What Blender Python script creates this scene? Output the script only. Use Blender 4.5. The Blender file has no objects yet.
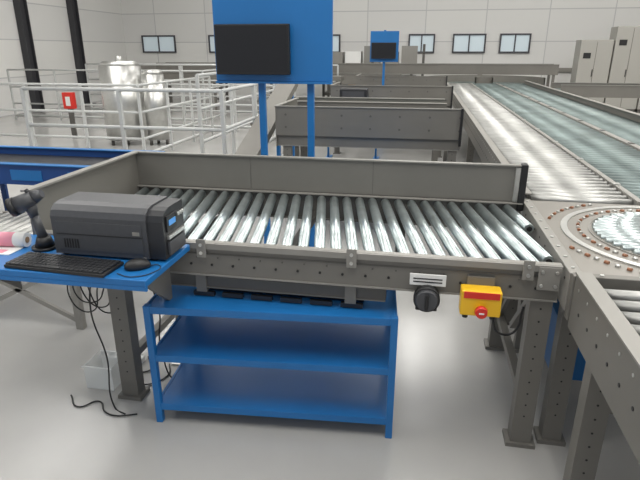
import bpy, bmesh, math, random
from mathutils import Vector, Matrix
random.seed(4)
SC=bpy.context.scene
COL=SC.collection
# ---------------------------------------------------------------- materials
def mat(name,col,rough=.5,metal=0.,noise=0.,nscale=8.,bump=0.,spec=None,trans=0.,emit=None,es=0.,alpha=1.,stretch=None):
    m=bpy.data.materials.new(name);m.use_nodes=True
    nt=m.node_tree;b=nt.nodes['Principled BSDF']
    b.inputs['Base Color'].default_value=(*col,1);b.inputs['Roughness'].default_value=rough
    b.inputs['Metallic'].default_value=metal
    if spec is not None:b.inputs['Specular IOR Level'].default_value=spec
    if trans:b.inputs['Transmission Weight'].default_value=trans
    if alpha<1:b.inputs['Alpha'].default_value=alpha
    if emit:
        b.inputs['Emission Color'].default_value=(*emit,1);b.inputs['Emission Strength'].default_value=es
    if noise or bump:
        tc=nt.nodes.new('ShaderNodeTexCoord');n=nt.nodes.new('ShaderNodeTexNoise')
        n.inputs['Scale'].default_value=nscale;n.inputs['Detail'].default_value=5
        if stretch:
            mp=nt.nodes.new('ShaderNodeMapping');mp.inputs['Scale'].default_value=stretch
            nt.links.new(tc.outputs['Object'],mp.inputs[0]);nt.links.new(mp.outputs[0],n.inputs['Vector'])
        else: nt.links.new(tc.outputs['Object'],n.inputs['Vector'])
        if noise:
            r=nt.nodes.new('ShaderNodeValToRGB')
            r.color_ramp.elements[0].position=.3;r.color_ramp.elements[1].position=.7
            r.color_ramp.elements[0].color=(*[c*(1-noise) for c in col],1)
            r.color_ramp.elements[1].color=(*[min(1,c*(1+noise)) for c in col],1)
            nt.links.new(n.outputs['Fac'],r.inputs[0]);nt.links.new(r.outputs[0],b.inputs['Base Color'])
        if bump:
            bp=nt.nodes.new('ShaderNodeBump');bp.inputs['Strength'].default_value=bump;bp.inputs['Distance'].default_value=.01
            nt.links.new(n.outputs['Fac'],bp.inputs['Height']);nt.links.new(bp.outputs[0],b.inputs['Normal'])
    return m
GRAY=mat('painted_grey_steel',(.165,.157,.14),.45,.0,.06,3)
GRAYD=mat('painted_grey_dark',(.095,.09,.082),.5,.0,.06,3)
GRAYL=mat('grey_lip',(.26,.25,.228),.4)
BLUE=mat('blue_powder_coat',(.012,.15,.42),.38,0,.06,2)
BLUED=mat('blue_dark',(.008,.055,.22),.5)
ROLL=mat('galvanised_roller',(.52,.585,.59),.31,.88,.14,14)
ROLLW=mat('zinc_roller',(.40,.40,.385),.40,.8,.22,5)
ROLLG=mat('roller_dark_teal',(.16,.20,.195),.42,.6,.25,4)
STEEL=mat('steel',(.6,.6,.58),.3,.9,.05,20)
BLACK=mat('black_plastic',(.012,.012,.013),.45)
DARK=mat('charcoal_plastic',(.062,.064,.07),.42,0,.05,60)
DARK2=mat('charcoal_front',(.022,.023,.026),.4)
SCREEN=mat('screen_black',(.006,.006,.008),.35)
WHITE=mat('white_paint',(.80,.80,.78),.6)
RAILW=mat('white_rail',(.52,.53,.52),.45)
YEL=mat('yellow_plastic',(.85,.50,.02),.4)
RED=mat('red_plastic',(.65,.03,.02),.35)
ORANGE=mat('copper_wheel',(.28,.12,.06),.5)
PLATE=mat('plate_grey',(.25,.235,.21),.4,.3,.05,5)
CLEAR=mat('clear_plastic',(.85,.87,.86),.25,0,alpha=.4)
PINK=mat('pink_label',(.75,.30,.38),.6)
LCD=mat('lcd_blue',(.05,.25,.6),.3,emit=(.05,.3,.8),es=.25)
CABI=mat('cabinet_beige',(.36,.35,.32),.5)
CARD=mat('cardboard',(.35,.22,.12),.8)
def floor_mat():
    m=mat('floor_resin',(.42,.415,.40),.28,0,.10,.9,0)
    nt=m.node_tree;b=nt.nodes['Principled BSDF']
    n=nt.nodes.new('ShaderNodeTexNoise');n.inputs['Scale'].default_value=6;n.inputs['Detail'].default_value=6
    r=nt.nodes.new('ShaderNodeMapRange');r.inputs[3].default_value=.08;r.inputs[4].default_value=.32
    nt.links.new(n.outputs['Fac'],r.inputs[0]);nt.links.new(r.outputs[0],b.inputs['Roughness']);return m
FLOOR=floor_mat()
def wall_mat():
    m=mat('wall_panel_white',(.78,.78,.76),.6)
    nt=m.node_tree;b=nt.nodes['Principled BSDF']
    tc=nt.nodes.new('ShaderNodeTexCoord');w=nt.nodes.new('ShaderNodeTexBrick')
    w.inputs['Scale'].default_value=.25;w.inputs['Mortar Size'].default_value=.004
    w.inputs['Color1'].default_value=(.72,.715,.69,1);w.inputs['Color2'].default_value=(.68,.675,.66,1);w.inputs['Mortar'].default_value=(.5,.5,.5,1)
    w.offset=0
    mp=nt.nodes.new('ShaderNodeMapping');mp.inputs['Rotation'].default_value=(math.pi/2,0,0)
    nt.links.new(tc.outputs['Object'],mp.inputs[0]);nt.links.new(mp.outputs[0],w.inputs[0])
    nt.links.new(w.outputs['Color'],b.inputs['Base Color']);return m
WALL=wall_mat()
# ---------------------------------------------------------------- builder
class MB:
    def __init__(s):s.bm=bmesh.new();s.m=[]
    def mi(s,m):
        if m not in s.m:s.m.append(m)
        return s.m.index(m)
    def _fin(s,faces,m,smooth=False):
        i=s.mi(m)
        for f in faces:f.material_index=i;f.smooth=smooth
    def box(s,x0,x1,y0,y1,z0,z1,m,M=None,bev=0):
        vs=[s.bm.verts.new((x,y,z)) for x in (x0,x1) for y in (y0,y1) for z in (z0,z1)]
        if M is not None:
            for v in vs:v.co=M@v.co
        F=[(0,1,3,2),(4,6,7,5),(0,4,5,1),(2,3,7,6),(0,2,6,4),(1,5,7,3)]
        fs=[s.bm.faces.new([vs[i] for i in f]) for f in F]
        s._fin(fs,m)
        if bev:
            es=list({e for f in fs for e in f.edges})
            r=bmesh.ops.bevel(s.bm,geom=es,offset=bev,segments=2,affect='EDGES',profile=.5)
            s._fin([f for f in r['faces']],m,False)
        return s
    def cyl(s,a,b,r,m,seg=12,r2=None,caps=True):
        a=Vector(a);b=Vector(b);d=b-a;q=d.to_track_quat('Z','Y').to_matrix().to_4x4()
        r2=r if r2 is None else r2
        va=[];vb=[]
        for i in range(seg):
            t=2*math.pi*i/seg
            va.append(s.bm.verts.new(a+q@Vector((r*math.cos(t),r*math.sin(t),0))))
            vb.append(s.bm.verts.new(b+q@Vector((r2*math.cos(t),r2*math.sin(t),0))))
        fs=[s.bm.faces.new((va[i],va[(i+1)%seg],vb[(i+1)%seg],vb[i])) for i in range(seg)]
        s._fin(fs,m,True)
        if caps:
            s._fin([s.bm.faces.new(va[::-1]),s.bm.faces.new(vb)],m)
        return s
    def prism(s,pts,z0,z1,m,M=None):
        a=[s.bm.verts.new((x,y,z0)) for x,y in pts];b=[s.bm.verts.new((x,y,z1)) for x,y in pts]
        if M is not None:
            for v in a+b:v.co=M@v.co
        n=len(pts)
        fs=[s.bm.faces.new((a[i],a[(i+1)%n],b[(i+1)%n],b[i])) for i in range(n)]+[s.bm.faces.new(a[::-1]),s.bm.faces.new(b)]
        s._fin(fs,m);return s
    def ring(s,c,r0,r1,z0,z1,m,seg=64,a0=0,a1=2*math.pi):
        full=abs(a1-a0-2*math.pi)<1e-6;n=seg if full else seg+1
        V=[]
        for i in range(n):
            t=a0+(a1-a0)*i/seg;cx,sx=math.cos(t),math.sin(t)
            V.append([s.bm.verts.new((c[0]+r*cx,c[1]+r*sx,z)) for r,z in((r0,z0),(r1,z0),(r1,z1),(r0,z1))])
        fs=[]
        for i in range(seg):
            A=V[i];B=V[(i+1)%n]
            for k in range(4):fs.append(s.bm.faces.new((A[k],A[(k+1)%4],B[(k+1)%4],B[k])))
        s._fin(fs,m);return s
    def obj(s,name,parent=None):
        bmesh.ops.recalc_face_normals(s.bm,faces=s.bm.faces)
        me=bpy.data.meshes.new(name);s.bm.to_mesh(me);s.bm.free()
        for m in s.m:me.materials.append(m)
        o=bpy.data.objects.new(name,me);COL.objects.link(o)
        if parent:o.parent=parent
        return o
def empty(name):
    o=bpy.data.objects.new(name,None);COL.objects.link(o);return o
def beam(b,p,q,w,h,m):
    p=Vector(p);q=Vector(q);d=q-p;M=Matrix.Translation(p)@d.to_track_quat('X','Z').to_matrix().to_4x4()
    b.box(0,d.length,-w/2,w/2,-h/2,h/2,m,M)
def cable(name,pts,r,m,parent=None):
    c=bpy.data.curves.new(name,'CURVE');c.dimensions='3D';c.bevel_depth=r;c.bevel_resolution=3
    sp=c.splines.new('BEZIER');sp.bezier_points.add(len(pts)-1)
    for bp,p in zip(sp.bezier_points,pts):
        bp.co=p;bp.handle_left_type=bp.handle_right_type='AUTO'
    c.materials.append(m);o=bpy.data.objects.new(name,c);COL.objects.link(o)
    if parent:o.parent=parent
    return o
Mx=Matrix(((0,0,1,0),(1,0,0,0),(0,1,0,0),(0,0,0,1)))
# ---------------------------------------------------------------- room
XL,XR,YF,ZC=-11.3,11.,20.,6.
MB().box(XL,XR,-4,YF,-.1,0,FLOOR).obj('floor')
MB().box(XL,XR,-4,YF,ZC,ZC+.1,WHITE).obj('ceiling')
MB().box(XL-.2,XL,-4,YF,0,ZC,WALL).obj('wall_left')
MB().box(XR,XR+.2,-4,YF,0,ZC,WALL).obj('wall_right')
MB().box(XL-.2,XR+.2,YF,YF+.2,0,ZC,WALL).obj('wall_back')
COLM=mat('black_column',(.035,.035,.04),.5)
for y in (11.6,14.4,16.8):
    b=MB();b.box(XL+.01,XL+.2,y-.16,y-.14,0,ZC-.01,COLM).box(XL+.01,XL+.2,y+.14,y+.16,0,ZC-.01,COLM).box(XL+.09,XL+.11,y-.14,y+.14,0,ZC-.01,COLM)
    b.box(XL+.01,XL+.35,y-.2,y+.2,0,.02,COLM)
    b.obj('steel_column')
SKY=mat('window_daylight',(.6,.7,.74),.3,emit=(.8,.9,1),es=.12)
FR=mat('window_frame',(.05,.05,.06),.5)
k=1
for x,w in ((-9.9,1.25),(-7.4,.9),(-3.6,1.2),(-.1,.8),(1.5,1.0),(3.0,.9)):
    b=MB();z0,z1=1.68,2.2
    b.box(x-w/2,x+w/2,YF-.03,YF-.015,z0,z1,SKY)
    for (a,c) in((x-w/2-.05,x-w/2),(x+w/2,x+w/2+.05),(x-.02,x+.02)):
        b.box(a,c,YF-.07,YF-.01,z0,z1,FR)
    b.box(x-w/2-.05,x+w/2+.05,YF-.07,YF-.01,z0-.05,z0,FR).box(x-w/2-.05,x+w/2+.05,YF-.07,YF-.01,z1,z1+.05,FR)
    b.obj('window_%d'%k);k+=1
MB().box(XL+.01,XR-.01,YF-.06,YF-.01,1.02,1.16,GRAYL).obj('trim_1')
# ---------------------------------------------------------------- roller deck
def rollers(b,x0,x1,y0,y1,z,skew,pitch,r,m,seg=12):
    n=int((x1-x0)/pitch)
    for i in range(-3,n+4):
        xa=x0+pitch*(i+.5);xb=xa+skew
        a=(xa,y0,z);c=(xb,y1,z)
        def clip(p,q):
            p=Vector(p);q=Vector(q)
            for lim,s in((x0+r,1),(x1-r,-1)):
                dp=(p.x-lim)*s;dq=(q.x-lim)*s
                if dp<0 and dq<0:return None
                if dp<0:p=p.lerp(q,dp/(dp-dq))
                elif dq<0:q=q.lerp(p,dq/(dq-dp))
            return (p,q) if (p-q).length>.12 else None
        c2=clip(a,c)
        if c2:
            b.cyl(c2[0],c2[1],r,m,seg)
            d=(c2[1]-c2[0]).normalized()
            b.cyl(c2[0]-d*.006,c2[0],r*.55,BLACK,8);b.cyl(c2[1],c2[1]+d*.006,r*.55,BLACK,8)
def leg(b,x,y,ztop,w=.042,d=.035,m=GRAY):
    b.box(x-w,x+w,y-d,y-d+.006,.02,ztop,m);b.box(x-w,x-w+.006,y-d+.006,y+d,.02,ztop,m);b.box(x+w-.006,x+w,y-d+.006,y+d,.02,ztop,m)
    b.box(x-w-.02,x+w+.02,y-d-.015,y+d+.015,0,.02,m)
    for z in [ztop-.04-.06*k for k in range(int((ztop-.1)/.06))]:
        b.cyl((x,y-d-.001,z),(x,y-d+.001,z),.0045,BLACK,8)
def cross_unit(name,y0,guard_front,x0=-1.75,x1=.6,detail=True,zg=1.115,lx=.545):
    E=empty(name);y1=y0+.96
    b=MB();rollers(b,x0+.02,x1,y0+.04,y1-.04,.875,-.15,.076,.0255,ROLL,14 if detail else 8);b.obj('rollers',E)
    b=MB()
    for (ya,s) in((y0,1),(y1,-1)):
        o=lambda a,c:(min(ya+s*a,ya+s*c),max(ya+s*a,ya+s*c))
        p=o(0,.006);b.box(x0,x1,*p,.745,.9,GRAY)
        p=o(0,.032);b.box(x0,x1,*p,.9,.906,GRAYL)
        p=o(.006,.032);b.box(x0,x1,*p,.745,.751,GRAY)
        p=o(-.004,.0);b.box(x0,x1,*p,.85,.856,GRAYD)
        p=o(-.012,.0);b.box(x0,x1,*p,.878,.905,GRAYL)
        p=o(-.006,.0);b.box(x0,x1,*p,.745,.752,GRAYL)
    b.obj('side_rails',E)
    if detail:
        b=MB()
        n=int((x1-x0)/.1)
        for i in range(n):
            x=x0+.06+i*.1
            b.cyl((x,y0-.0045,.80),(x,y0-.001,.80),.006,BLACK,8)
            b.cyl((x+.03,y0-.0045,.835),(x+.03,y0-.001,.835),.004,GRAYD,8)
        for x in (-.93,-.25,.47):
            b.box(x-.022,x+.022,y0-.02,y0-.012,.84,.925,GRAYL,bev=.002)
            for z in (.862,.9):b.cyl((x,y0-.026,z),(x,y0-.02,z),.008,STEEL,8)
        b.box(x1-.09,x1-.005,y0-.017,y0-.012,.80,.90,GRAYL,bev=.001)
        for xx in(x1-.075,x1-.02):
            for z in(.82,.88):b.cyl((xx,y0-.022,z),(xx,y0-.016,z),.007,STEEL,8)
        b.obj('rail_bolts_and_tabs',E)
    b=MB()
    x=x0+.1
    while x<x1:
        b.box(x-.02,x+.02,y0+.035,y1-.035,.76,.80,GRAYD);x+=.53
    b.box(x0,x1,y0+.2,y0+.24,.72,.76,GRAYD)
    b.obj('cross_members',E)
    b=MB()
    yg=y0-.03 if guard_front else y1+.001
    zb=.86 if guard_front else .80
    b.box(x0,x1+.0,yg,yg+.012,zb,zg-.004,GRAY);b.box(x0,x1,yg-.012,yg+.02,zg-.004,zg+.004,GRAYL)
    if detail:
        b.box(x0,x1,yg-.006,yg,.907,.912,GRAYD)
        for xx in (x0+.75,x0+1.5):b.box(xx-.0015,xx+.0015,yg-.001,yg,.915,zg-.006,GRAYD)
        b.box(x1-.028,x1+.008,yg-.03,yg+.03,.86,zg+.01,BLACK,bev=.006)
        b.box(x1-.055,x1-.03,yg-.02,yg-.001,.912,zg-.01,STEEL)
    else:
        xx=x0+.1
        while xx<x1:
            b.cyl((xx,yg-.006,.95),(xx,yg,.95),.012,GRAYD,8);b.cyl((xx,yg-.006,1.08),(xx,yg,1.08),.012,GRAYD,8);xx+=.3
        b.box(x1-.02,x1+.005,yg-.03,yg+.04,.80,zg+.01,BLACK)
    b.obj('guard_panel',E)
    b=MB()
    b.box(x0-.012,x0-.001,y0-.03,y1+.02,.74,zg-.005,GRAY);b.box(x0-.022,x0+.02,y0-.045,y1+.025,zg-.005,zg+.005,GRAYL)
    b.obj('end_guard',E)
    b=MB()
    for xx in (-1.40,lx):
        for yy in (y0+.045,y1-.06):leg(b,xx,yy,.743,w=.045)
        b.box(xx-.02,xx+.02,y0+.09,y1-.1,.2,.24,GRAY)
    if detail:
        beam(b,(lx-.0,y0+.12,.74),(lx-.0,y0+.5,.36),.03,.03,GRAY);beam(b,(lx,y1-.1,.25),(lx,y0+.45,.7),.02,.03,GRAY)
    b.obj('legs',E)
    return E
main=cross_unit('roller_conveyor',2.11,False)
b=MB()
b.box(-1.12,-.1,2.13,2.19,.675,.73,GRAYD).box(-1.12,-.1,2.124,2.129,.675,.68,GRAY)
b.box(-.98,-.93,2.12,2.2,.655,.742,GRAY).box(-.28,-.23,2.12,2.2,.655,.742,GRAY)
b.obj('hanging_channel',main)
for i,y in enumerate((5.6,9.2,12.8)):
    cross_unit('roller_conveyor',y,True,detail=False,x0=-1.5,x1=(.42,.5,.55)[i],zg=1.165,lx=.35)
# ---------------------------------------------------------------- long conveyor + turntable
XA,XM,XB,XC=.66,1.26,1.9,2.62
def lane(x0,x1,y0,y1,pitch,r,m):
    b=MB();n=int((y1-y0)/pitch)
    for i in range(n):
        y=y0+pitch*(i+.5);b.cyl((x0,y,.905-r),(x1,y,.905-r),r,m,10)
    return b
def long_conv(ya,yb,three):
    L=empty('long_roller_conveyor')
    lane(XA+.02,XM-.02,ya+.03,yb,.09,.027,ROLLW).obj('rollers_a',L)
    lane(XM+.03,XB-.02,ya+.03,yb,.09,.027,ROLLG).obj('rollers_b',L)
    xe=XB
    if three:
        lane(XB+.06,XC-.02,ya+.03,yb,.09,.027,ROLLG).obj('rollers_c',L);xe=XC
    b=MB()
    b.box(XA-.04,XA-.03,ya,yb,.70,.925,GRAY).box(XA-.045,XA+.012,ya,yb,.925,.932,GRAYL).box(XA-.03,XA+.01,ya,yb,.70,.706,GRAY)
    b.box(XM-.015,XM+.02,ya,yb,.86,.912,GRAYL)
    if three:
        b.box(XB-.01,XB+.05,ya,yb,.86,.915,GRAYL)
        y=ya+.4
        while y<yb:
            b.box(XM-.018,XM+.023,y,y+.05,.912,.918,STEEL);b.box(XB-.0,XB+.04,y,y+.06,.915,.922,GRAYD);y+=.85
    b.box(xe,xe+.01,ya,yb,.70,.975,GRAY).box(xe-.02,xe+.05,ya,yb,.975,.982,GRAYL)
    b.obj('side_rails',L)
    b=MB();y=ya+.05
    while y<yb-.05:
        b.cyl((XA-.042,y,.80),(XA-.0401,y,.80),.007,BLACK,8);b.cyl((XA-.042,y+.04,.88),(XA-.0401,y+.04,.88),.006,STEEL,8)
        y+=.11
    b.obj('rail_bolts',L)
    b=MB()
    for y in (.6,1.75,3.35,4.9,7.2,10.2,13.2):
        if not ya<y<yb:continue
        for x in (XA+.02,xe-.08):leg(b,x,y,.70)
        b.box(XA,xe-.1,y-.02,y+.02,.5,.54,GRAY);b.box(XA+.015,xe-.01,y-.03,y+.03,.71,.76,GRAYD)
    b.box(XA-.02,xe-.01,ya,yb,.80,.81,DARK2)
    b.obj('legs_and_pan',L)
long_conv(3.18,15,True)
long_conv(.3,1.99,False)
T=empty('transfer_turntable')
c=(1.24,2.58)
b=MB()
b.box(XA-.0,XB+.03,2.04,3.16,.86,.896,PLATE)
b.box(XA-.045,XB+.03,2.0,2.04,.72,.91,GRAY,bev=.003)
b.box(XA-.048,XA-.0,2.042,3.16,.74,.905,GRAYL,bev=.003)
for i in range(9):
    y=2.1+i*.125
    b.cyl((XA-.024,y,.905),(XA-.024,y,.909),.008,STEEL,8);b.cyl((XA-.05,y,.86),(XA-.048,y,.86),.006,BLACK,8)
for i in range(9):
    b.cyl((XA+.06+i*.14,2.02,.91),(XA+.06+i*.14,2.02,.914),.008,STEEL,8)
b.obj('deck_plate',T)
b=MB()
b.ring(c,.50,.53,.896,.903,STEEL)
b.ring(c,.0005,.50,.8962,.8975,PLATE)
b.ring(c,.40,.405,.8975,.902,GRAYL)
b.obj('turntable_ring',T)
b=MB()
n=int(.98/.046)
for i in range(n):
    yy=-.47+i*.046
    h=math.sqrt(max(0,.385**2-yy*yy)) if abs(yy)<.38 else 0
    if h>.04:
        for (xa,xb) in ((-h,-h*.34),(-h*.32,h*.32),(h*.34,h)):
            b.cyl((c[0]+xa,c[1]+yy,.90),(c[0]+xb,c[1]+yy,.90),.016,ROLL,10)
b.obj('turntable_rollers',T)
b=MB();b2=MB()
for (R,N) in((.45,64),(.59,80)):
    for i in range(N):
        t=2*math.pi*i/N;x=c[0]+R*math.cos(t);y=c[1]+R*math.sin(t)
        if not(XA+.02<x<XB and 2.08<y<3.12) :continue
        tx,ty=-math.sin(t)*.009,math.cos(t)*.009
        (b if i%2 else b2).cyl((x-tx,y-ty,.90),(x+tx,y+ty,.90),.008,ORANGE if i%2 else STEEL,10)
b.obj('copper_wheels',T);b2.obj('steel_wheels',T)
b=MB()
for x in (XA+.03,XB-.1):
    for y in (2.2,3.0):leg(b,x,y,.855)
b.box(XA+.08,XB-.15,2.3,2.35,.6,.7,GRAYD)
b.cyl((XA+.15,2.42,.855),(XA+.15,2.42,.5),.06,BLUE,16)
b.box(XA+.06,XA+.3,2.4,2.7,.2,.5,BLUE)
b.obj('legs_and_drive',T)
# ---------------------------------------------------------------- blue shelf table
B=MB()
tx0,tx1,ty0,ty1=-1.14,0,0,.52
for z,t in((.595,.03),(.345,.03),(.075,.03)):
    B.box(tx0+.012,tx1-.012,ty0+.012,ty1-.012,z+t-.004,z+t,BLUE)
    B.box(tx0,tx1,ty0,ty0+.012,z,z+t+.004,BLUE).box(tx0,tx1,ty1-.012,ty1,z,z+t+.004,BLUE)
    B.box(tx0,tx0+.012,ty0+.012,ty1-.012,z,z+t+.004,BLUE).box(tx1-.012,tx1,ty0+.012,ty1-.012,z,z+t+.004,BLUE)
for x in (tx0-.003,tx1-.029):
    for y in (ty0-.003,ty1-.029):B.box(x,x+.032,y,y+.032,0,.633,BLUE,bev=.003)
o=B.obj('blue_shelf_workbench');o.location=(-.04,2.06,0);o.rotation_euler=(0,0,math.radians(4.5))
b=MB()
for i in range(6):
    b.box(-1.0+i*.14,-1.0+i*.14+.10,2.13,2.15,.630,.65,DARK2)
b.box(-1.0,-.2,2.2,2.24,.630,.652,DARK2,bev=.003);b.box(-1.0,-.2,2.36,2.4,.630,.652,DARK2,bev=.003)
b.obj('black_cable_tray')
# ---------------------------------------------------------------- blue desk shelf
b=MB()
b.box(-2.3,-.98,1.68,2.09,.872,.9,BLUE,bev=.004)
b.box(-2.3,-.98,1.68,1.69,.855,.873,BLUE)
for x in(-1.1,-1.9):
    b.box(x-.02,x+.02,1.74,2.09,.83,.872,GRAY);b.prism([(1.82,.83),(2.09,.83),(2.09,.6)],x-.01,x+.01,GRAY,Mx)
b.obj('blue_desk_shelf')
P=empty('label_printer')
b=MB()
px0,px1,py0,py1,pz0,pz1=-1.48,-.985,1.86,2.07,.912,1.105
b.prism([(py0,pz0),(py1,pz0),(py1,pz1+.02),(py0+.07,pz1+.02),(py0+.035,pz1+.014),(py0+.01,pz1-.005),(py0,pz1-.03)],px0,px1-.07,DARK,Mx)
b.prism([(py0+.008,pz0),(py1-.01,pz0),(py1-.01,pz1+.014),(py0+.07,pz1+.014),(py0+.04,pz1+.006),(py0+.016,pz1-.01),(py0+.008,pz1-.035)],px1-.07,px1,DARK2,Mx)
for x in(px0+.03,px1-.06):
    for y in(py0+.03,py1-.03):b.cyl((x,y,.9005),(x,y,pz0),.014,BLACK)
b.obj('body',P)
b=MB()
b.box(px0+.02,px1-.09,py0-.003,py0+.001,pz0+.02,pz1-.05,DARK,bev=.001)
b.box(px0+.02,px1-.09,py0-.0045,py0-.002,pz0+.088,pz0+.092,BLACK)
for i in range(6):b.box(px0+.05+i*.012,px0+.055+i*.012,py0-.005,py0-.002,pz0+.03,pz0+.07,BLACK)
b.box(px1-.13,px1-.1,py0-.006,py0,pz0+.1,pz0+.115,GRAYL)
b.obj('side_cover',P)
b=MB()
b.box(px1,px1+.008,py0+.03,py1-.09,pz0+.11,pz1-.015,BLACK,bev=.002)
b.box(px1+.008,px1+.010,py0+.045,py1-.105,pz0+.135,pz1-.035,LCD)
for i in range(3):b.cyl((px1,py1-.07+i*.022,pz0+.16),(px1+.01,py1-.07+i*.022,pz0+.16),.008,STEEL,10)
b.box(px1,px1+.014,py0+.03,py1-.03,pz0+.08,pz0+.095,STEEL,bev=.002)
b.box(px1,px1+.012,py0+.03,py1-.03,pz0+.01,pz0+.07,DARK,bev=.003)
b.obj('front_panel',P)
b=MB()
K=Matrix.Translation((-1.37,1.755,.901))@Matrix.Rotation(math.radians(-3),4,'Z')
b.box(-.225,.225,-.072,.072,0,.014,BLACK,K,bev=.004)
for r in range(6):
    for cc in range(21):
        if r==0 and 5<cc<11:continue
        b.box(-.218+cc*.0208,-.218+cc*.0208+.0175,-.066+r*.022,-.066+r*.022+.0185,.014,.021,DARK2,K)
b.box(-.218+6*.0208,-.218+11*.0208,-.066,-.048,.014,.021,DARK2,K)
b.obj('computer_keyboard')
def blob(name,loc,sc,m,parent=None,rot=0):
    bm=bmesh.new();bmesh.ops.create_icosphere(bm,subdivisions=3,radius=1)
    for v in bm.verts:
        if v.co.z<-.3:v.co.z=-.3
        v.co=Vector((v.co.x*sc[0],v.co.y*sc[1]*(1-.12*v.co.x),v.co.z*sc[2]))
    for f in bm.faces:f.smooth=True
    me=bpy.data.meshes.new(name);bm.to_mesh(me);bm.free();me.materials.append(m)
    o=bpy.data.objects.new(name,me);COL.objects.link(o);o.location=loc;o.rotation_euler=(0,0,rot);o.parent=parent;return o
Mo=empty('computer_mouse')
blob('shell',(-1.07,1.79,.911),(.052,.032,.03),BLACK,Mo,.5)
MB().cyl((-1.045,1.808,.934),(-1.045,1.802,.934),.009,DARK,12).obj('wheel',Mo)
cable('cord',[(-1.03,1.81,.907),(-1.0,1.83,.903),(-.99,1.75,.903),(-1.05,1.70,.903),(-1.12,1.72,.903)],.002,BLACK,Mo)
# barcode scanner on stand
S=empty('barcode_scanner')
b=MB()
sx,sy=-1.585,1.93
b.cyl((sx,sy,.9005),(sx,sy,.912),.055,BLACK,24).cyl((sx,sy,.912),(sx,sy,.955),.042,BLACK,20,r2=.028)
b.obj('stand_base',S)
b=MB()
b.cyl((sx,sy,.935),(sx-.03,sy+.005,1.045),.022,DARK,14,r2=.018)
b.cyl((sx-.03,sy+.005,1.04),(sx-.045,sy+.008,1.10),.019,DARK,14,r2=.028)
b.obj('handle',S)
b=MB()
b.cyl((sx-.015,sy+.005,1.13),(sx-.085,sy-.02,1.095),.03,DARK,16,r2=.038)
b.cyl((sx-.085,sy-.02,1.095),(sx-.107,sy-.028,1.086),.04,BLACK,16,r2=.042)
b.cyl((sx-.015,sy+.005,1.13),(sx+.02,sy+.012,1.145),.03,DARK,16,r2=.018)
b.cyl((sx-.03,sy-.002,1.145),(sx-.04,sy-.006,1.165),.012,DARK2,12,r2=.008)
b.obj('head',S)
b=MB()
b.cyl((-1.95,1.9,.933),(-1.67,1.93,.933),.032,WHITE,24)
b.cyl((-1.9,1.9054,.933),(-1.72,1.9246,.933),.0325,PINK,24)
b.cyl((-1.67,1.93,.933),(-1.668,1.9302,.933),.014,CARD,16)
b.box(-1.95,-1.68,1.82,1.91,.9005,.904,WHITE)
b.box(-1.92,-1.72,1.83,1.87,.904,.9045,PINK)
b.obj('label_roll')
# e-stop
E=empty('emergency_stop_box')
b=MB()
b.box(.21,.37,2.02,2.094,.695,.805,YEL,bev=.006)
b.box(.22,.36,2.016,2.021,.775,.802,RED)
b.obj('enclosure',E)
b=MB();b.cyl((.29,2.02,.73),(.29,1.995,.73),.016,YEL,20).cyl((.29,1.995,.73),(.29,1.975,.73),.026,RED,24,r2=.022)
b.box(.28,.30,1.973,1.976,.727,.733,WHITE)
b.cyl((.235,2.05,.695),(.235,2.05,.675),.012,BLACK);b.cyl((.345,2.05,.695),(.345,2.05,.675),.012,BLACK)
b.box(.235,.345,2.09,2.097,.73,.84,GRAY)
b.obj('button',E)
cable('cable',[(.345,2.05,.68),(.375,2.06,.61),(.44,2.085,.60),(.47,2.09,.72)],.005,BLACK,E)
G=empty('rotary_selector_switch')
b=MB();b.cyl((.075,2.09,.735),(.075,2.05,.735),.055,BLACK,28).cyl((.075,2.05,.735),(.075,2.035,.735),.05,DARK,28,r2=.043)
b.box(.068,.082,2.02,2.036,.70,.77,BLACK,bev=.003)
b.box(.03,.12,2.06,2.097,.68,.74,BLACK,bev=.005)
b.obj('knob',G)
b=MB();b.box(0.0,.15,2.088,2.097,.785,.835,WHITE,bev=.001)
for i in range(2):b.box(.015,.135,2.0865,2.0881,.799+i*.014,.804+i*.014,BLACK)
b.obj('label_plate',G)
# ---------------------------------------------------------------- under the main conveyor
b=MB()
bx,by=-1.60,2.24
b.box(bx-.08,bx+.08,by-.08,by+.08,0.001,.006,CLEAR)
for a in((bx-.08,bx+.08,by-.08,by-.077),(bx-.08,bx+.08,by+.077,by+.08),(bx-.08,bx-.077,by-.077,by+.077),(bx+.077,bx+.08,by-.077,by+.077)):
    b.box(*a,.006,.14,CLEAR)
b.box(bx-.088,bx+.088,by-.088,by-.08,.13,.14,CLEAR).box(bx-.088,bx+.088,by+.08,by+.088,.13,.14,CLEAR)
b.obj('clear_plastic_box')
b=MB()
b.box(-1.78,-1.50,2.42,2.47,.001,.035,WHITE,bev=.005)
for i in range(5):b.cyl((-1.75+i*.05,2.445,.035),(-1.75+i*.05,2.445,.037),.016,BLACK,16)
b.obj('power_strip')
Cb=empty('cable_bundle')
for i in range(4):
    x=-1.52-.035*i
    cable('cable_%d'%i,[(x,2.16+.01*i,.8),(x-.05,2.15,.62-.03*i),(x+.06,2.15,.48+.03*(i%3)),(x+.1,2.17,.62),(-1.45,2.2,.74)],.0035,BLACK,Cb)
cable('cable_drop',[(-1.5,2.15,.8),(-1.56,2.13,.5),(-1.49,2.1,.25),(-1.44,2.03,.008),(-1.36,1.99,.006)],.004,BLACK,Cb)
cable('cable_floor',[(-1.72,2.08,.006),(-1.62,2.0,.006),(-1.55,2.06,.006),(-1.47,1.99,.006),(-1.4,1.97,.006),(-1.3,2.0,.006)],.004,BLACK,Cb)
cable('cable_loop',[(-1.5,2.5,.006),(-1.42,2.38,.006),(-1.5,2.3,.006),(-1.38,2.24,.006),(-1.3,2.34,.006),(-1.34,2.45,.006)],.004,BLACK,Cb)
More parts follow.
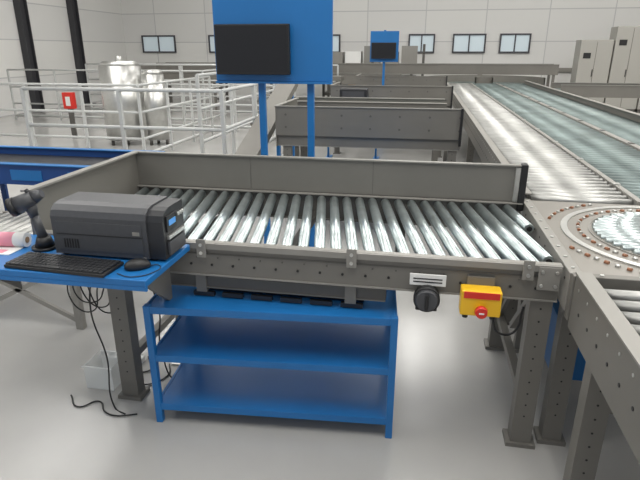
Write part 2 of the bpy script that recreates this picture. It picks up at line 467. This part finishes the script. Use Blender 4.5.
cable('cable_right',[(-1.3,2.2,.74),(-1.24,2.22,.5),(-1.27,2.25,.25),(-1.22,2.3,.006),(-1.1,2.75,.006)],.004,BLACK,Cb)
b=MB();b.cyl((-1.28,2.5,.01),(-1.28,2.5,.74),.018,STEEL,12);b.box(-1.33,-1.23,2.45,2.55,0,.01,STEEL);b.obj('support_tube')
Lc=empty('low_gravity_conveyor')
b=MB()
for y in(2.75,3.35):
    beam(b,(-4.6,y,.42),(-1.85,y,.60),.03,.1,GRAY)
    for x in(-2.1,-2.9,-3.7):
        b.box(x-.025,x+.025,y-.02,y+.02,0,.5,GRAYL)
    beam(b,(-2.9,y,.05),(-2.1,y,.45),.02,.03,GRAYL);beam(b,(-2.9,y,.42),(-2.1,y,.05),.02,.03,GRAYL)
b.obj('frame',Lc)
b=MB()
for i in range(32):
    x=-4.5+i*.08;z=.42+(x+4.6)/2.75*.18+.03
    b.cyl((x,2.77,z),(x,3.33,z),.025,ROLLW,10)
b.obj('rollers',Lc)
# ---------------------------------------------------------------- blue belt conveyor on the left
b=MB()
for y in (3.95,4.7):
    b.box(-7.5,-2.43,y,y+.03,.62,.796,BLUED);b.box(-7.5,-2.4,y-.02,y+.05,.796,.804,BLUE)
b.box(-7.5,-2.43,3.98,4.7,.72,.73,DARK2)
b.box(-2.43,-2.4,3.95,4.73,.62,.796,BLUE)
for x in(-2.6,-4.2,-5.8,-7.2):
    for y in(3.99,4.67):b.box(x-.03,x+.03,y-.01,y+.02,0,.7,BLUED)
for i in range(9):b.box(-7.3+i*.55,-7.0+i*.55,3.945,3.95,.66,.75,WHITE if i%4==1 else BLUE)
b.obj('blue_belt_conveyor')
def railing(pts,zt=1.35,z0=0.,step=1.1):
    b=MB();done=set()
    for p,q in zip(pts[:-1],pts[1:]):
        p=Vector((*p,0));q=Vector((*q,0));L_=(q-p).length;k=max(1,round(L_/step))
        for i in range(k+1):
            w=p.lerp(q,i/k);key=(round(w.x,2),round(w.y,2))
            if key in done:continue
            done.add(key);b.box(w.x-.02,w.x+.02,w.y-.02,w.y+.02,z0,zt,RAILW)
        for z in(zt,zt-.42,zt-.84):
            b.cyl((p.x,p.y,z),(q.x,q.y,z),.021,RAILW,10)
        b.cyl((p.x,p.y,.1),(q.x,q.y,.1),.03,RAILW,4)
    return b.obj('safety_railing')
railing([(-4.6,5.7),(-2.15,5.7),(-2.15,9.2)],1.30)
railing([(-2.8,6.6),(-2.8,11.5),(-6.5,11.5)],1.42)
railing([(-7.4,8.0),(-4.4,8.0),(-4.4,11.)],1.2)
railing([(-9.5,14.5),(-2.2,14.5)],1.35,step=1.4)
railing([(-10.5,12.6),(-5.2,12.6),(-5.2,14.0)],1.25,step=1.2)
b=MB()
for xx,rr,hh in ((-5.6,.38,1.45),(-4.95,.2,1.3)):
    b.cyl((xx,9.6,.1),(xx,9.6,hh),rr,STEEL,32).cyl((xx,9.6,hh),(xx,9.6,hh+.08),rr,STEEL,32,r2=rr*.75)
    for i in range(3):b.cyl((xx+rr*.85*math.cos(i*2.1),9.6+rr*.85*math.sin(i*2.1),0),(xx+rr*.85*math.cos(i*2.1),9.6+rr*.85*math.sin(i*2.1),.12),.03,GRAYD)
b.cyl((-5.6,9.6,1.5),(-5.6,9.6,1.62),.05,STEEL);b.cyl((-5.3,9.6,1.0),(-5.1,9.6,1.0),.04,STEEL)
b.obj('steel_tank')
b=MB()
b.box(-7.12,-6.88,9.9,10.0,.6,.92,RED,bev=.01).box(-7.05,-6.95,9.93,9.97,0,.6,GRAYD).box(-7.05,-6.95,9.895,9.9,.66,.84,WHITE)
b.obj('red_hose_cabinet')
# stair + platform behind railings
b=MB()
for i in range(6):
    b.box(-3.9,-3.1,12.2+i*.25,12.45+i*.25,.15+i*.17,.18+i*.17,GRAYL)
beam(b,(-3.92,12.2,.1),(-3.92,13.7,1.1),.03,.16,GRAY);beam(b,(-3.08,12.2,.1),(-3.08,13.7,1.1),.03,.16,GRAY)
b.box(-3.93,-2.0,13.7,14.3,1.0,1.1,GRAY)
for x in(-3.8,-2.1):
    for y in(13.75,14.25):b.box(x-.04,x+.04,y-.04,y+.04,0,1.0,GRAY)
b.obj('platform_stair')
# extra conveyor lines crossing in the back
b=MB()
for (y0,x0,x1,z) in ((7.6,-2.0,.35,.95),(15.6,-8.,-.6,1.0),(16.8,-8.5,3.8,1.25)):
    for y in(y0,y0+.7):
        b.box(x0,x1,y,y+.03,z-.2,z+.08,GRAY);b.box(x0,x1,y-.02,y+.05,z+.08,z+.09,GRAYL)
    b.box(x0,x1,y0+.03,y0+.7,z,z+.02,ROLLG)
    n=max(2,int((x1-x0)/1.8)+1)
    for i in range(n):
        x=x0+.1+(x1-x0-.2)*i/(n-1)
        for y in(y0+.035,y0+.63):b.box(x-.035,x+.035,y,y+.06,0,z-.001,GRAY)
        b.box(x-.03,x+.03,y0+.1,y0+.6,.3,.34,GRAYD)
b.obj('belt_conveyor_line')
# ---------------------------------------------------------------- monitor workstations
def station(fname,mname,x,y,mw,pw,poles,ztop):
    F=empty(fname)
    b=MB()
    for px in poles:
        b.box(px-.025,px+.025,y+.04,y+.08,0,ztop+.02,BLUE,bev=.003)
        b.box(px-.06,px+.06,y-.2,y+.3,0,.03,BLUE)
    b.box(x,x+pw,y,y+.035,1.5,ztop,BLUE,bev=.004)
    b.box(x,x+pw,y-.02,y+.039,1.485,1.5,BLUE)
    b.obj('frame',F)
    Mn=empty(mname) if mname else F
    b=MB();b.box(x+.03,x+.03+mw,y-.07,y-.03,1.55,1.55+mw*.62,BLACK,bev=.006)
    b.box(x+.045,x+.015+mw,y-.0715,y-.0705,1.57,1.535+mw*.62,SCREEN)
    b.box(x+.2,x+.38,y-.03,y-.021,1.63,1.78,BLACK);b.box(x+.25,x+.33,y-.025,y-.001,1.66,1.75,BLACK)
    b.obj('panel',Mn)
station('monitor_stand','computer_monitor',-1.54,4.0,.56,.89,(-1.2,-.82),2.3)
station('information_display_stand',None,-1.13,12.0,.52,.6,(-.83,),2.1)
b=MB()
for z in(.6,.3):
    b.box(-1.0,-.1,4.85,5.4,z,z+.03,BLUE)
for x in(-1.0,-.13):
    for y in(4.85,5.37):b.box(x-.001,x+.031,y-.001,y+.031,0,.633,BLUE)
b.obj('blue_packing_table')
x,y=-1.3,9.1
b=MB();b.box(x-.3,x+.7,y-.45,y-.05,.875,.9,BLUE)
for xx in(x-.2,x+.6):b.box(xx,xx+.03,y-.3,y-.27,0,.875,BLUE);b.box(xx-.03,xx+.06,y-.4,y-.1,0,.02,BLUE)
b.obj('blue_side_table')
b=MB();b.box(x,x+.45,y-.35,y-.1,.901,1.14,DARK2,bev=.02);b.box(x+.05,x+.4,y-.353,y-.349,.95,1.1,DARK)
b.obj('desktop_printer')
b=MB();beam(b,(-1.8,5.3,.6),(-1.8,7.4,1.3),.25,.09,GRAY)
for y,z in((5.5,.65),(7.1,1.15)):
    for x in(-1.9,-1.7):b.box(x-.025,x+.025,y,y+.05,0,z,BLUE)
b.obj('inclined_conveyor')
# ---------------------------------------------------------------- far right equipment
b=MB()
for y0 in (12.8,13.7):
    b.box(3.0,8.5,y0,y0+.03,.75,1.0,GRAY);b.box(3.0,8.5,y0-.02,y0+.05,1.0,1.01,GRAYL)
b.box(3.0,8.5,12.83,13.7,.85,.88,ROLLG)
for x in(3.3,5.3,7.3):
    for y in(12.83,13.66):b.box(x-.04,x+.04,y,y+.035,0,.8,GRAY)
b.obj('cross_belt_conveyor')
b=MB()
b.ring((1.6,15.1),.2,.23,.7,1.05,GRAY,24,0,math.pi);b.ring((1.6,15.1),1.5,1.53,.7,1.05,GRAY,32,0,math.pi);b.ring((1.6,15.1),.23,1.5,.84,.86,ROLLG,32,0,math.pi)
for t in(.2,1.2,2.2,3.0):b.box(1.6+1.4*math.cos(t)-.04,1.6+1.4*math.cos(t)+.04,15.1+1.4*math.sin(t)-.04,15.1+1.4*math.sin(t)+.04,0,.84,GRAY)
b.obj('curved_conveyor')
for i,x in enumerate((4.4,5.3,6.2,7.1)):
    b=MB();h=2.0 if i<1 else 2.35
    b.box(x,x+.86,17.2,17.8,.1,h,CABI,bev=.01).box(x+.02,x+.84,17.22,17.78,0,.1,GRAYD)
    b.box(x+.425,x+.435,17.195,17.2,.15,h-.05,GRAYD)
    b.box(x+.39,x+.41,17.18,17.2,1.0,1.2,BLACK);b.box(x+.1,x+.3,17.19,17.2,h-.5,h-.35,BLACK)
    b.obj('electrical_cabinet')
b=MB()
for x in(-3.2,-1.6,0):
    b.box(x-.04,x+.04,17.95,18.0,0,1.9,GRAYD);b.box(x-.04,x+.04,18.95,19.0,0,1.9,GRAYD)
for z in(.3,1.2):
    b.box(-3.2,0,18,18.05,z,z+.1,GRAY);b.box(-3.2,0,18.9,18.95,z,z+.1,GRAY)
    b.box(-3.2,0,18.05,18.9,z+.08,z+.1,GRAYL)
    for i in range(5):
        b.box(-3.1+i*.6,-2.6+i*.6,18.1,18.7,z+.1,z+.1+random.uniform(.3,.6),random.choice((GRAYL,WHITE,GRAYL,CARD)))
b.obj('pallet_rack')
# ---------------------------------------------------------------- lights
LP=mat('lamp_diffuser',(1,1,1),.5,emit=(1,.98,.95),es=10)
for x in(-7,-3.4,.2,3.8,7.5):
    for y in(0.5,4.5,8.5,12.5,16.5):
        b=MB();b.box(x-.12,x+.12,y-1.3,y+1.3,ZC-.12,ZC-.07,LP).box(x-.15,x+.15,y-1.32,y+1.32,ZC-.07,ZC,WHITE);b.obj('ceiling_lamp')
for x in(-6,0,6):
    for y in(1,7,13):
        l=bpy.data.lights.new('area','AREA');l.shape='RECTANGLE';l.size=2.6;l.size_y=4;l.energy=(125,145,195)[(-6,0,6).index(x)];l.color=(1,.975,.935)
        o=bpy.data.objects.new('ceiling_light',l);COL.objects.link(o);o.location=(x,y,ZC-.2)
w=bpy.data.worlds.new('world');SC.world=w;w.use_nodes=True
w.node_tree.nodes['Background'].inputs[0].default_value=(.9,.94,1,1);w.node_tree.nodes['Background'].inputs[1].default_value=.6
SC.view_settings.view_transform='Standard'
# ---------------------------------------------------------------- camera
f=530;p=math.radians(19.7)
cam=bpy.data.cameras.new('camera');co=bpy.data.objects.new('camera',cam);COL.objects.link(co)
co.location=(0,0,1.72);co.rotation_euler=(math.pi/2-p,0,math.atan(104/(f/math.cos(p))));cam.lens=f*36/640
SC.camera=co
